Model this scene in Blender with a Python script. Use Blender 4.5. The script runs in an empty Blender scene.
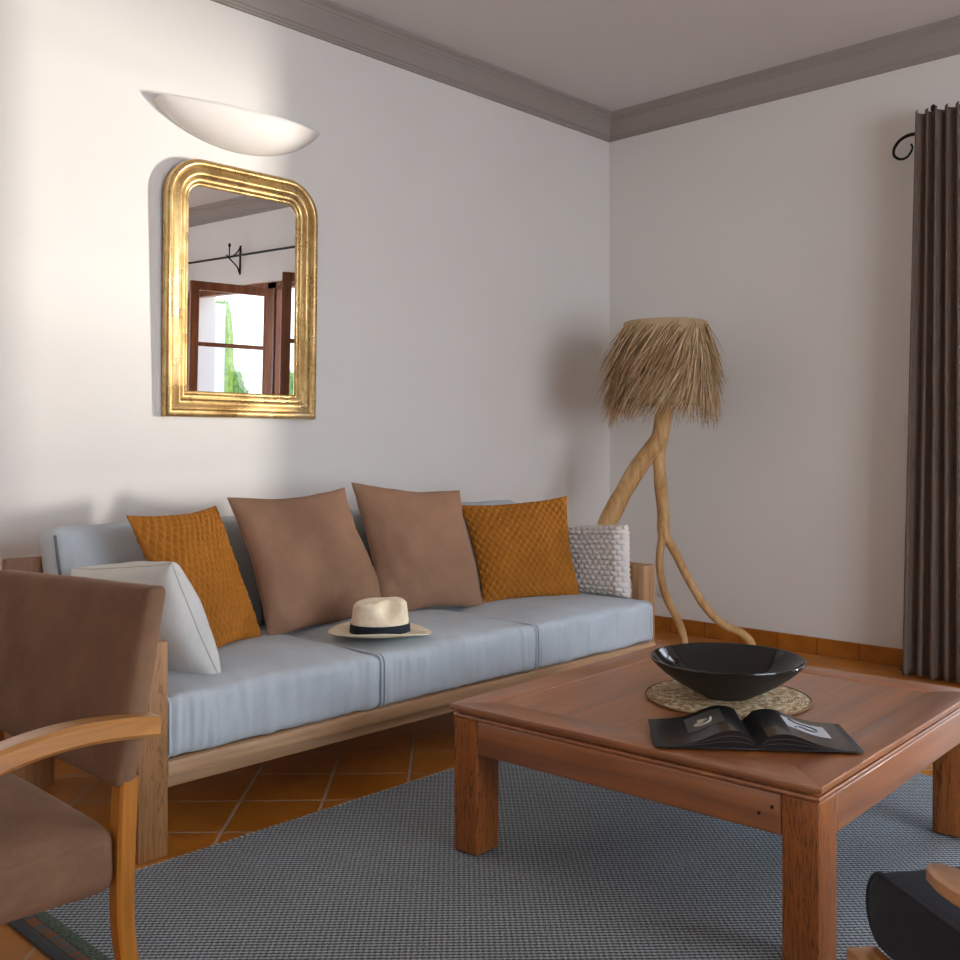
import bpy, bmesh, math, random
from mathutils import Vector, Matrix, noise as mnoise
random.seed(7)
PI = math.pi
scene = bpy.context.scene
COL = scene.collection
X0, Y0 = 0.2535, 0.188          # planes of the right wall and the sofa wall
ZC = 3.25                       # ceiling height
XR, YF = -7.6, -6.4             # rear and front walls (behind the camera)

# ------------------------------------------------------------------ camera
cd = bpy.data.cameras.new('camera')
cam = bpy.data.objects.new('camera', cd); COL.objects.link(cam)
cam.location = (-5.07, -3.752, 1.15)
yaw = 0.7631
cam.rotation_euler = (PI/2, 0, yaw - PI/2)
cd.sensor_width = 36.0
cd.lens = 1021.2/960*36
cd.shift_y = -(480-444.3)/960
cd.clip_start = 0.05
scene.camera = cam

# ------------------------------------------------------------------ world
w = bpy.data.worlds.new('sky'); scene.world = w; w.use_nodes = True
nt = w.node_tree; nt.nodes.clear()
tc = nt.nodes.new('ShaderNodeTexCoord'); sp = nt.nodes.new('ShaderNodeSeparateXYZ')
cr = nt.nodes.new('ShaderNodeValToRGB'); bg = nt.nodes.new('ShaderNodeBackground'); wo = nt.nodes.new('ShaderNodeOutputWorld')
nt.links.new(tc.outputs['Generated'], sp.inputs[0]); nt.links.new(sp.outputs['Z'], cr.inputs[0])
nt.links.new(cr.outputs[0], bg.inputs[0]); nt.links.new(bg.outputs[0], wo.inputs[0])
e = cr.color_ramp.elements
e[0].position = 0.0; e[0].color = (0.86, 0.86, 0.88, 1)
e[1].position = 0.6; e[1].color = (0.42, 0.58, 0.92, 1)
m_ = cr.color_ramp.elements.new(0.15); m_.color = (0.78, 0.84, 0.93, 1)
bg.inputs[1].default_value = 2.6

def area(name, loc, direction, sx, sy, power, color, portal=False, spread=None):
    l = bpy.data.lights.new(name, 'AREA'); l.shape = 'RECTANGLE'; l.size = sx; l.size_y = sy
    l.energy = power; l.color = color
    if spread: l.spread = spread
    o = bpy.data.objects.new(name, l); COL.objects.link(o); o.location = loc
    o.rotation_euler = Vector(direction).to_track_quat('-Z', 'Y').to_euler()
    if portal: l.cycles.is_portal = True
    return o

# low warm sunlight bouncing in from the bright terrace through the right-hand doors
area('terrace_sunlight', (5.85, -7.75, 1.05), (-0.72, 0.69, 0.045), 0.34, 1.4, 225, (1.0, 0.92, 0.82), spread=math.radians(60))
# open sky over the terrace, and daylight from the big window behind the camera
area('terrace_sky', (X0+2.4, -3.9, 3.5), (-1, 0, -.75), 4.0, 1.8, 80, (0.95, 0.97, 1.0))
area('window_daylight', ((-4.5-1.5)/2, YF-.30, 1.35), (0, 1, 0), 2.9, 2.0, 150, (0.82, 0.90, 1.0))
area('rear_fill', (XR+.02, -3.2, 1.6), (1, 0, .05), 3.0, 1.9, 16, (1.0, 0.94, 0.86))  # added fill lamp; the rear wall has no opening here
# daylight portals in the openings
area('door_portal', (X0+0.34, -3.67, 1.2), (-1, 0, 0), 2.9, 2.4, 1, (1, 1, 1), portal=True)
area('window_portal', (-3.0, YF-0.24, 1.35), (0, 1, 0), 3.2, 2.3, 1, (1, 1, 1), portal=True)

scene.view_settings.view_transform = 'Standard'
scene.view_settings.look = 'None'
scene.view_settings.exposure = 0.06
scene.view_settings.gamma = 1.0
scene.view_settings.use_curve_mapping = False
scene.cycles.use_denoising = True
scene.cycles.max_bounces = 10
scene.cycles.diffuse_bounces = 6
scene.cycles.sample_clamp_indirect = 6.0

# ------------------------------------------------------------------ helpers
def lin(h):
    h = h.lstrip('#'); v = [int(h[i:i+2], 16)/255 for i in (0, 2, 4)]
    return tuple((c/12.92 if c <= 0.04045 else ((c+0.055)/1.055)**2.4) for c in v) + (1.0,)

class N:
    """little node-graph helper"""
    def __init__(s, name, rough=0.5, color=(0.5, 0.5, 0.5, 1), metallic=0.0, spec=0.5):
        s.m = bpy.data.materials.new(name); s.m.use_nodes = True
        s.t = s.m.node_tree; s.b = s.t.nodes['Principled BSDF']
        s.b.inputs['Base Color'].default_value = color
        s.b.inputs['Roughness'].default_value = rough
        s.b.inputs['Metallic'].default_value = metallic
        s.b.inputs['Specular IOR Level'].default_value = spec
    def n(s, kind, **kw):
        x = s.t.nodes.new('ShaderNode'+kind)
        for k, v in kw.items():
            if k in x.inputs.keys(): x.inputs[k].default_value = v
            else: setattr(x, k, v)
        return x
    def l(s, a, b): s.t.links.new(a, b)
    def coords(s, scale=(1, 1, 1), rot=(0, 0, 0), loc=(0, 0, 0), out='Object'):
        c = s.n('TexCoord'); mp = s.n('Mapping')
        mp.inputs['Scale'].default_value = scale; mp.inputs['Rotation'].default_value = rot; mp.inputs['Location'].default_value = loc
        s.l(c.outputs[out], mp.inputs['Vector']); return mp.outputs[0]
    def noise(s, vec, scale, detail=4, rough=0.5, dist=0.0):
        x = s.n('TexNoise'); x.inputs['Scale'].default_value = scale; x.inputs['Detail'].default_value = detail
        x.inputs['Roughness'].default_value = rough; x.inputs['Distortion'].default_value = dist
        s.l(vec, x.inputs['Vector']); return x.outputs['Fac']
    def ramp(s, fac, stops):
        r = s.n('ValToRGB'); el = r.color_ramp.elements
        while len(el) < len(stops): el.new(0.5)
        for q, (p, c) in zip(el, stops): q.position = p; q.color = c
        s.l(fac, r.inputs[0]); return r.outputs[0]
    def mix(s, a, b, fac, mode='MIX'):
        x = s.n('MixRGB', blend_type=mode)
        for sock, v in ((x.inputs[1], a), (x.inputs[2], b), (x.inputs[0], fac)):
            if hasattr(v, 'is_linked'): s.l(v, sock)
            else: sock.default_value = v
        return x.outputs[0]
    def math(s, op, a, b=None):
        x = s.n('Math', operation=op)
        for k, v in enumerate((a, b)):
            if v is None: continue
            if hasattr(v, 'is_linked'): s.l(v, x.inputs[k])
            else: x.inputs[k].default_value = v
        return x.outputs[0]
    def color(s, c): s.l(c, s.b.inputs['Base Color'])
    def bump(s, h, strength=0.3, dist=0.01):
        x = s.n('Bump'); x.inputs['Strength'].default_value = strength; x.inputs['Distance'].default_value = dist
        s.l(h, x.inputs['Height']); s.l(x.outputs[0], s.b.inputs['Normal'])

def wood(name, light, dark, axis='x', rough=0.45, fig=1.0, coat=0.0, cath=False):
    g = N(name, rough)
    sc = {'x': (0.7, 9, 9), 'y': (9, 0.7, 9), 'z': (9, 9, 0.7)}[axis]
    sf = {'x': (2.5, 90, 90), 'y': (90, 2.5, 90), 'z': (90, 90, 2.5)}[axis]
    v = g.coords(sc); f = g.coords(sf)
    a = g.noise(v, 1.6, 5, 0.55, 1.2 if not cath else 3.2)
    b = g.noise(f, 1.0, 3, 0.6, 0.2)
    if cath:
        a = g.math('FRACT', g.math('MULTIPLY', a, 9.0))
        a = g.math('ABSOLUTE', g.math('SUBTRACT', a, 0.5))
        a = g.math('MULTIPLY', a, 2.0)
        c = g.ramp(a, [(0.0, lin(dark)), (0.35, lin(light)), (1.0, lin(light))])
    else:
        c = g.ramp(a, [(0.32, lin(dark)), (0.68, lin(light))])
    fine = g.ramp(b, [(0.35, (0.72, 0.72, 0.72, 1)), (0.6, (1, 1, 1, 1))])
    c = g.mix(c, fine, 0.75*fig, 'MULTIPLY')
    g.color(c); g.bump(b, 0.12, 0.002)
    if coat: g.b.inputs['Coat Weight'].default_value = coat; g.b.inputs['Coat Roughness'].default_value = 0.33
    if coat >= 1: g.b.inputs['Coat IOR'].default_value = 1.8
    return g.m

def fabric(name, hexc, weave=900, rough=0.92, var=0.12, sheen=0.0, bump=0.25, sheen_tint=None):
    g = N(name, rough, spec=0.2)
    v = g.coords()
    a = g.noise(v, 7, 4); f = g.noise(v, weave, 2)
    sx = g.noise(g.coords((weave*0.9, weave*0.06, weave*0.9)), 1, 2)
    sz = g.noise(g.coords((weave*0.06, weave*0.9, weave*0.06)), 1, 2)
    c = lin(hexc); d = tuple(x*(1-2*var) for x in c[:3])+(1,); l = tuple(min(1, x*(1+var)) for x in c[:3])+(1,)
    cc = g.ramp(g.math('ADD', g.math('MULTIPLY', a, 0.5), g.math('MULTIPLY', g.math('ADD', sx, sz), 0.25)), [(0.35, d), (0.65, l)])
    g.color(cc); g.bump(g.math('ADD', f, g.math('ADD', sx, sz)), bump, 0.0015)
    if sheen:
        g.b.inputs['Sheen Weight'].default_value = sheen; g.b.inputs['Sheen Roughness'].default_value = 0.4
        g.b.inputs['Sheen Tint'].default_value = sheen_tint or l
    return g.m

def plain(name, hexc, rough=0.5, metallic=0.0, spec=0.5, bump=0.0, scale=60, coat=0.0):
    g = N(name, rough, lin(hexc), metallic, spec)
    v = g.coords(); a = g.noise(v, scale, 4)
    c = lin(hexc)
    g.color(g.ramp(a, [(0.3, tuple(x*0.9 for x in c[:3])+(1,)), (0.7, tuple(min(1, x*1.06) for x in c[:3])+(1,))]))
    if bump: g.bump(a, bump, 0.004)
    if coat: g.b.inputs['Coat Weight'].default_value = coat
    return g.m

# ---- mesh pieces: each returns (verts, faces)
def box(x0, x1, y0, y1, z0, z1, bev=0.0, seg=2):
    bm = bmesh.new(); bmesh.ops.create_cube(bm, size=1)
    for v in bm.verts:
        v.co = Vector((x0+(v.co.x+.5)*(x1-x0), y0+(v.co.y+.5)*(y1-y0), z0+(v.co.z+.5)*(z1-z0)))
    if bev: bmesh.ops.bevel(bm, geom=bm.edges[:], offset=bev, segments=seg, profile=0.5, affect='EDGES')
    return take(bm)
def take(bm):
    bmesh.ops.recalc_face_normals(bm, faces=bm.faces)
    bm.verts.index_update()
    V = [tuple(v.co) for v in bm.verts]; F = [tuple(v.index for v in f.verts) for f in bm.faces]
    bm.free(); return V, F
def prism(poly, axis, a, b, bev=0.0):
    """extrude a 2D polygon along axis ('x': poly=(y,z), 'y': (x,z), 'z': (x,y))"""
    def P(p, t): return {'x': (t, p[0], p[1]), 'y': (p[0], t, p[1]), 'z': (p[0], p[1], t)}[axis]
    bm = bmesh.new()
    A = [bm.verts.new(P(p, a)) for p in poly]; B = [bm.verts.new(P(p, b)) for p in poly]; n = len(poly)
    bm.faces.new(A); bm.faces.new(B[::-1])
    for i in range(n): bm.faces.new((A[i], B[i], B[(i+1) % n], A[(i+1) % n]))
    bmesh.ops.recalc_face_normals(bm, faces=bm.faces)
    if bev: bmesh.ops.bevel(bm, geom=bm.edges[:], offset=bev, segments=2, profile=0.5, affect='EDGES')
    return take(bm)
def merge(*ms):
    V, F = [], []
    for v, f in ms:
        o = len(V); V += list(v); F += [tuple(i+o for i in q) for q in f]
    return V, F
def spline(pts, n=8, vals=None):
    pts = [Vector(p) for p in pts]; P = [pts[0]*2-pts[1]]+pts+[pts[-1]*2-pts[-2]]
    out, vo = [], []
    for i in range(1, len(P)-2):
        for k in range(n):
            t = k/n; a, b, c, d = P[i-1:i+3]
            out.append(0.5*((2*b)+(c-a)*t+(2*a-5*b+4*c-d)*t*t+(3*b-a-3*c+d)*t**3))
            if vals: vo.append(vals[i-1]*(1-t)+vals[i]*t)
    out.append(pts[-1])
    if vals: vo.append(vals[-1]); return out, vo
    return out
def sweep(path, section, up=(0, 0, 1), closed=False, caps=True):
    """section(i) -> list of (side, up) offsets"""
    path = [Vector(p) for p in path]; n = len(path); V, F = [], []
    prev = None; S = None
    for i, p in enumerate(path):
        if closed: t = path[(i+1) % n]-path[i-1]
        else: t = path[min(i+1, n-1)]-path[max(i-1, 0)]
        t.normalize(); ref = Vector(up) if prev is None else prev
        side = t.cross(ref)
        if side.length < 1e-4: side = t.orthogonal()
        side.normalize(); u = side.cross(t).normalized(); prev = u
        sec = section(i); S = len(sec)
        V += [tuple(p+side*a+u*b) for a, b in sec]
    m = n if closed else n-1
    for i in range(m):
        for k in range(S):
            F.append((i*S+k, i*S+(k+1) % S, ((i+1) % n)*S+(k+1) % S, ((i+1) % n)*S+k))
    if caps and not closed: F += [tuple(range(S))[::-1], tuple(range((n-1)*S, n*S))]
    return V, F
def tube(path, r, seg=8, closed=False, up=(0, 0, 1)):
    rr = r if isinstance(r, (list, tuple)) else [r]*len(path)
    return sweep(path, lambda i: [(rr[i]*math.cos(2*PI*k/seg), rr[i]*math.sin(2*PI*k/seg)) for k in range(seg)], up, closed)
def lathe(prof, seg=48, c=(0, 0, 0), sx=1, sy=1):
    V, F = [], []; n = len(prof)
    for r, z in prof:
        for k in range(seg):
            a = 2*PI*k/seg; V.append((c[0]+max(r, 1e-5)*math.cos(a)*sx, c[1]+max(r, 1e-5)*math.sin(a)*sy, c[2]+z))
    for i in range(n-1):
        for k in range(seg):
            F.append((i*seg+k, i*seg+(k+1) % seg, (i+1)*seg+(k+1) % seg, (i+1)*seg+k))
    return V, F
def grid(fn, nu, nv, flip=False):
    V = [tuple(fn(i/nu, j/nv)) for j in range(nv+1) for i in range(nu+1)]
    F = []
    for j in range(nv):
        for i in range(nu):
            a = j*(nu+1)+i; q = (a, a+1, a+nu+2, a+nu+1); F.append(q[::-1] if flip else q)
    return V, F
def soft_box(x0, x1, y0, y1, z0, z1, r=0.05, crown=0.02, n=(24, 20, 8), wr=0.0, seed=0, crown_dir=(0, 0, 1), pucker=0.0):
    """upholstered block: rounded edges and a crowned face"""
    bm = bmesh.new()
    c = Vector(((x0+x1)/2, (y0+y1)/2, (z0+z1)/2)); h = Vector(((x1-x0)/2, (y1-y0)/2, (z1-z0)/2))
    def face(ax, sg):
        a, b = [k for k in range(3) if k != ax]; na, nb = n[a], n[b]; vs = {}
        for i in range(na+1):
            for j in range(nb+1):
                p = [0, 0, 0]; p[ax] = sg; p[a] = math.sin((i/na*2-1)*PI/2*.98)/math.sin(PI/2*.98); p[b] = math.sin((j/nb*2-1)*PI/2*.98)/math.sin(PI/2*.98)
                vs[i, j] = bm.verts.new(Vector((p[0]*h.x, p[1]*h.y, p[2]*h.z)))
        for i in range(na):
            for j in range(nb): bm.faces.new((vs[i, j], vs[i+1, j], vs[i+1, j+1], vs[i, j+1]))
    for ax in range(3):
        for sg in (-1, 1): face(ax, sg)
    bmesh.ops.remove_doubles(bm, verts=bm.verts, dist=1e-5)
    rr = min(r, h.x, h.y, h.z); cdv = Vector(crown_dir)
    for v in bm.verts:
        p = v.co.copy(); q = Vector([max(-h[k]+rr, min(h[k]-rr, p[k])) for k in range(3)])
        d = p-q
        if d.length > 1e-9: p = q+d.normalized()*rr
        s = [p[k]/h[k] for k in range(3)]
        w_ = 1.0
        for k in range(3):
            if abs(cdv[k]) < 0.5: w_ *= max(0, 1-s[k]**4)
        along = sum(s[k]*cdv[k] for k in range(3))
        p += cdv*crown*w_*max(0, along)
        if wr:
            nv = mnoise.noise_vector((p+Vector((seed*3.1, 0, 0)))*7.0)
            p += nv*wr + mnoise.noise_vector((p+Vector((seed, 5, 0)))*22.0)*wr*0.35
        if pucker:
            fr_ = max(0, min(1, (-s[1]-.55)/.45))
            p.y -= fr_*pucker*(mnoise.noise(Vector(((p.x+seed)*22, p.z*3, seed)))+.6*mnoise.noise(Vector(((p.x+seed)*55, p.z*5, seed))))
            p.z += fr_*max(0, s[2])*pucker*.8*mnoise.noise(Vector(((p.x+seed)*14, 0, seed+4)))
        v.co = p+c
    return take(bm)

def link(o): COL.objects.link(o); return o
def mk(name, vf, mat, parent=None, smooth=True, local=False, angle=0.6):
    """make ONE mesh object; vf in world space unless local"""
    V, F = vf
    me = bpy.data.meshes.new(name)
    o = bpy.data.objects.new(name, me)
    if parent is not None:
        if not local:
            M = parent_matrix(parent).inverted(); V = [M @ Vector(v) for v in V]
        o.parent = parent
    me.from_pydata([tuple(v) for v in V], [], F); me.update()
    bm = bmesh.new(); bm.from_mesh(me); bmesh.ops.recalc_face_normals(bm, faces=bm.faces); bm.to_mesh(me); bm.free()
    for m in (mat if isinstance(mat, (list, tuple)) else [mat]): me.materials.append(m)
    if smooth:
        me.shade_smooth()
        try: me.set_sharp_from_angle(angle=angle)
        except Exception: pass
    link(o); return o
def parent_matrix(p):
    M = Matrix.LocRotScale(p.location, p.rotation_euler, None)
    return M if p.parent is None else parent_matrix(p.parent) @ M
def thing(name, label, cat, loc, rot=(0, 0, 0), group=None):
    o = bpy.data.objects.new(name, None); link(o); o.location = loc; o.rotation_euler = rot
    o.empty_display_size = 0.1
    return tag(o, label, cat, group)
def tag(o, label, cat, group=None):
    o['label'] = label; o['category'] = cat
    if group: o['group'] = group
    return o
def struct(name, vf, mat, parent=None, smooth=False):
    o = mk(name, vf, mat, parent, smooth)
    if parent is None: o['kind'] = 'structure'
    return o
def solid(o, t, off=0.0):
    m = o.modifiers.new('thickness', 'SOLIDIFY'); m.thickness = t; m.offset = off; return o

# ------------------------------------------------------------------ setting
def wall_mat(name, hexc):
    g = N(name, 0.85, spec=0.2); v = g.coords()
    a = g.noise(v, 1.4, 3); b = g.noise(v, 160, 3); c = lin(hexc)
    g.color(g.ramp(a, [(0.3, tuple(x*0.97 for x in c[:3])+(1,)), (0.7, c)])); g.bump(b, 0.08, 0.002)
    return g.m
M_wall = wall_mat('wall_paint', '#e4e2de')
M_ceil = wall_mat('ceiling_paint', '#d5d1d0')
M_crown = wall_mat('moulding_paint', '#9d9590')

g = N('terracotta_tiles', 0.3, spec=0.55)
v = g.coords((1, 1, 1), (0, 0, PI/4), (1.63, 3.195, 0))
br = g.n('TexBrick'); br.offset = 0.0; br.squash = 1.0
for k, val in (('Scale', 1.0), ('Brick Width', 0.266), ('Row Height', 0.266), ('Mortar Size', 0.0060), ('Mortar Smooth', 0.3), ('Bias', 0.0)):
    br.inputs[k].default_value = val
br.inputs['Color1'].default_value = lin('#bd7726'); br.inputs['Color2'].default_value = lin('#ca8534'); br.inputs['Mortar'].default_value = lin('#bda68c')
g.l(v, br.inputs['Vector'])
blot = g.ramp(g.noise(v, 3.5, 5, 0.6), [(0.3, (0.62, 0.58, 0.55, 1)), (0.7, (1.1, 1.05, 1.0, 1))])
g.color(g.mix(br.outputs['Color'], blot, 0.8, 'MULTIPLY'))
rr = g.ramp(br.outputs['Fac'], [(0, (0.28, 0.28, 0.28, 1)), (1, (0.8, 0.8, 0.8, 1))]); g.l(rr, g.b.inputs['Roughness'])
h = g.math('SUBTRACT', g.math('MULTIPLY', g.noise(v, 9, 4), 0.5), br.outputs['Fac']); g.bump(h, 0.35, 0.004)
M_floor = g.m
def skirting(name, swap):
    g = N(name, 0.35, spec=0.5)
    v = g.coords((1, 1, 1), (0, 0, 0) if not swap else (0, 0, PI/2), (0.07, 0, 0))
    s = g.n('SeparateXYZ'); g.l(v, s.inputs[0])
    fr = g.math('FRACT', g.math('DIVIDE', s.outputs['X'], 0.235))
    j = g.math('LESS_THAN', g.math('ABSOLUTE', g.math('SUBTRACT', fr, 0.5)), 0.012)
    base = g.ramp(g.noise(g.coords(), 8, 4), [(0.3, lin('#935617')), (0.7, lin('#b47024'))])
    g.color(g.mix(base, lin('#6e3c1a'), j)); return g.m
M_skx = skirting('skirting_tiles', False); M_sky = skirting('skirting_tiles_right', True)

struct('floor', box(XR-.25, X0+.25, YF-.25, Y0+.25, -0.15, 0), M_floor)
struct('ceiling', box(XR-.25, X0+.25, YF-.25, Y0+.25, ZC, ZC+0.15), M_ceil)
struct('wall_left', box(XR-.25, X0+.25, Y0, Y0+.25, 0, ZC), M_wall)
DY0, DY1, DZ = -2.18, -5.10, 2.46      # french door opening in the right wall
struct('wall_right', merge(box(X0, X0+.35, DY0, Y0, 0, ZC), box(X0, X0+.35, YF-.25, DY1, 0, ZC), box(X0, X0+.35, DY1, DY0, DZ, ZC)), M_wall)
WX0, WX1, WZ0, WZ1 = -4.5, -1.5, 0.3, 2.4  # window behind the camera
struct('wall_front', merge(box(XR-.25, WX0, YF-.25, YF, 0, ZC), box(WX1, X0, YF-.25, YF, 0, ZC), box(WX0, WX1, YF-.25, YF, 0, WZ0), box(WX0, WX1, YF-.25, YF, WZ1, ZC)), M_wall)
struct('wall_rear', box(XR-.25, XR, YF-.25, Y0+.25, 0, ZC), M_wall)
SK = 0.092
struct('baseboard_left', box(XR, X0, Y0-.012, Y0, 0, SK, .003), M_skx)
struct('baseboard_right', merge(box(X0-.012, X0, DY0+.0, Y0-.012, 0, SK, .003), box(X0-.012, X0, YF, DY1, 0, SK, .003)), M_sky)

# crown moulding: fillets, cove, fillets
ZB, PJ = 3.0925, 0.075
cp = [(0, ZB), (.012, ZB), (.012, ZB+.010), (.017, ZB+.013), (.017, ZB+.024), (.024, ZB+.028), (.026, ZB+.036),
      (.030, ZB+.05), (.036, ZB+.066), (.044, ZB+.082), (.055, ZB+.097), (.0605, ZB+.104), (.0605, ZB+.113), (.068, ZB+.118), (.068, ZB+.130), (.075, ZB+.135), (.088, ZB+.142), (.088, ZC+.001), (0, ZC+.001)]
struct('trim_1', prism([(Y0-d, z) for d, z in cp], 'x', XR, X0), M_crown)
struct('trim_2', prism([(X0-d, z) for d, z in cp], 'y', YF, Y0), M_crown)
struct('trim_3', prism([(YF+d, z) for d, z in cp], 'x', XR, X0), M_crown)
struct('trim_4', prism([(XR+d, z) for d, z in cp], 'y', YF, Y0), M_crown)

# french doors in the right wall (seen in the mirror)
M_door = wood('door_wood', '#9a5a2c', '#6d3715', 'z', 0.35)
M_black = plain('wrought_iron', '#191615', 0.5, 0.6, bump=0.1)
gl = N('door_glass', 0.0, (1, 1, 1, 1)); gl.b.inputs['Transmission Weight'].default_value = 1.0; gl.b.inputs['IOR'].default_value = 1.02; gl.b.inputs['Alpha'].default_value = 0.12
M_glass = gl.m
dr = bpy.data.objects.new('door_1', None); link(dr); dr.location = (X0+.08, -3.67, 0); dr['kind'] = 'structure'
fx0, fx1 = X0+.04, X0+.12
mk('door_frame', merge(box(fx0, fx1, DY0-.06, DY0, 0, DZ, .004), box(fx0, fx1, DY1, DY1+.06, 0, DZ, .004), box(fx0, fx1, -3.74, -3.60, 0, DZ, .004),
   box(fx0, fx1, DY1, DY0, DZ-.06, DZ, .004), box(fx0, fx1, DY1, DY0, 0, .03, .004)), M_door, dr, smooth=False)
def leaf(hy, ang, width, sgn):
    """a glazed leaf hinged at y=hy; sgn = direction of the closed leaf along y; ang = opening angle into the room"""
    o = bpy.data.objects.new('door_leaf', bpy.data.meshes.new('door_leaf')); o.parent = dr
    o.location = (X0+.02-dr.location.x, hy-dr.location.y, 0)
    o.rotation_euler = (0, 0, sgn*ang)
    # local: leaf extends along sgn*y, thickness x
    s = .075; H0, H1 = 0.035, DZ-.065; W = width
    def b(a0, a1, z0, z1): return box(-.022, .022, min(sgn*a0, sgn*a1), max(sgn*a0, sgn*a1), z0, z1, .004)
    V, F = merge(b(0, s, H0, H1), b(W-s, W, H0, H1), b(s, W-s, H1-s, H1), b(s, W-s, H0, H0+.55), b(s, W-s, 1.25, 1.285), b(s, W-s, 1.84, 1.875))
    o.data.from_pydata(V, [], F); o.data.materials.append(M_door); link(o)
    p = mk('window_pane', box(-.003, .003, min(sgn*s, sgn*(W-s)), max(sgn*s, sgn*(W-s)), H0+.55, H1-s), M_glass, o, smooth=False, local=True)
    hd = mk('door_handle', merge(box(-.032, -.022, sgn*(W-s/2)-.012, sgn*(W-s/2)+.012, .95, 1.12, .003), tube([(-.03, sgn*(W-s/2), 1.08), (-.06, sgn*(W-s/2), 1.08), (-.065, sgn*(W-s/2-.1), 1.08)], .007)), M_black, o, local=True)
# rotation helper: leaves open into the room (towards -x)
leaf(DY0-.06, math.radians(58), .72, -1)
leaf(-3.63, math.radians(100), .76, 1)
leaf(DY1+.03, math.radians(112), .64, 1)

# window behind the camera
wn = bpy.data.objects.new('window_1', None); link(wn); wn.location = ((WX0+WX1)/2, YF-.1, WZ0); wn['kind'] = 'structure'
fr = [box(WX0, WX0+.07, YF-.14, YF-.06, WZ0, WZ1), box(WX1-.07, WX1, YF-.14, YF-.06, WZ0, WZ1), box(WX0, WX1, YF-.14, YF-.06, WZ0, WZ0+.07), box(WX0, WX1, YF-.14, YF-.06, WZ1-.07, WZ1)]
for q in (-3.54, -2.52): fr.append(box(q-.04, q+.04, YF-.14, YF-.06, WZ0, WZ1))
mk('window_frame', merge(*fr), M_door, wn, smooth=False)
mk('window_pane', box(WX0+.05, WX1-.05, YF-.103, YF-.097, WZ0+.05, WZ1-.05), M_glass, wn, smooth=False)

# outside: terrace, garden wall, cypress, bushes
M_terr = plain('terrace_stone', '#cdbfa8', 0.8, scale=4)
struct('terrace', box(X0+.35, 26, -26, 14, -.3, -.12), M_terr)
struct('terrace_light_blocker', box(1.7, 1.9, -7.0, -3.55, -.12, 1.05, .01), M_wall)  # unseen block, added to cut off the low part of the terrace sunlight
struct('garden_ground', box(-20, X0+.35, -26, YF-.25, -.3, -.12), M_terr)
M_white = plain('render_white', '#f2f0ea', 0.85, scale=10)
tag(mk('garden_wall', box(3.6, 5.12, -12.4, -12.1, -.12, 3.2), M_white, smooth=False), 'white rendered house wall out in the garden, seen in the mirror', 'wall')
g = N('cypress_foliage', 0.8); v = g.coords(); g.color(g.ramp(g.noise(v, 14, 5), [(0.3, lin('#7c9a2c')), (0.7, lin('#b3cc58'))])); M_green = g.m
g = N('bush_foliage', 0.8); v = g.coords(); g.color(g.ramp(g.noise(v, 9, 5), [(0.3, lin('#5f7f3a')), (0.6, lin('#9fbf6a')), (0.75, lin('#d7dcc0'))])); M_bush = g.m
def foliage(c, rx, rz, seed, n=26, p=1.0, amp=.12):
    def f(u, v):
        a = u*2*PI; t = v*PI; s = math.sin(t)**p
        d = Vector((math.cos(a)*s, math.sin(a)*s, -math.cos(t)))
        k = 1+amp*mnoise.noise(d*4+Vector((seed, 0, 0)))+amp*.6*mnoise.noise(d*13+Vector((seed, 0, 0)))
        return (c[0]+d.x*rx*k, c[1]+d.y*rx*k, c[2]+d.z*rz*k)
    return grid(f, n*2, n)
t = thing('cypress_tree', 'tall green cypress by the white garden wall, seen in the mirror', 'tree', (5.43, -12.75, -.12))
mk('foliage', foliage((5.43, -12.75, 1.75), .25, 1.55, 3, 30, .5, .07), M_green, t)
mk('trunk', tube([(5.43, -12.75, -.12), (5.43, -12.75, .5)], .08), M_door, t)
for i, (x, y, r_) in enumerate([(6.05, -13.6, .5), (7.0, -12.2, .62)]):
    tag(mk('garden_bush', foliage((x, y, .95), r_, 1.05, 11+i, 26, .8, .35), M_bush), ['pale flowering bush beside the cypress, seen in the mirror', 'pale green bush further right of the cypress, seen in the mirror'][i], 'bush', 'garden bushes')

# ------------------------------------------------------------------ rug
g = N('rug_weave', 0.95, spec=0.1)
v = g.coords()
s = g.n('SeparateXYZ'); g.l(v, s.inputs[0])
P = 2*PI/0.0135/math.sqrt(2)
sx_ = g.math('SINE', g.math('MULTIPLY', g.math('ADD', s.outputs['X'], s.outputs['Y']), P)); sy_ = g.math('SINE', g.math('MULTIPLY', g.math('SUBTRACT', s.outputs['X'], s.outputs['Y']), P))
ch = g.math('ADD', g.math('MULTIPLY', sx_, .75), g.math('MULTIPLY', sy_, .3))
nz = g.noise(v, 260, 3)
ch2 = g.math('ADD', g.math('MULTIPLY', ch, 0.22), nz)
c = g.ramp(ch2, [(0.32, lin('#42474a')), (0.5, lin('#858e93')), (0.70, lin('#c2ccd1'))])
big = g.ramp(g.noise(v, 2.2, 3), [(0.35, (0.86, 0.86, 0.86, 1)), (0.65, (1, 1, 1, 1))])
g.color(g.mix(c, big, 0.8, 'MULTIPLY')); g.bump(ch2, 0.8, 0.004)
M_rug = g.m
LZ = .0115
RX0, RX1, RY0, RY1, RZ = -4.085, -1.45, -3.75, -1.195, .008
t = thing('woven_rug', 'grey flatweave rug with striped end border under the coffee table', 'rug', ((RX0+RX1)/2, (RY0+RY1)/2, 0))
mk('rug_field', box(RX0+.085, RX1, RY0, RY1, 0.0005, RZ, .002), M_rug, t, smooth=False)
g = N('rug_border_orange', 0.95); v = g.coords((1, 60, 1)); g.color(g.ramp(g.noise(v, 1, 1), [(0.45, lin('#8a5a3c')), (0.55, lin('#5a6462'))])); M_bo = g.m
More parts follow.
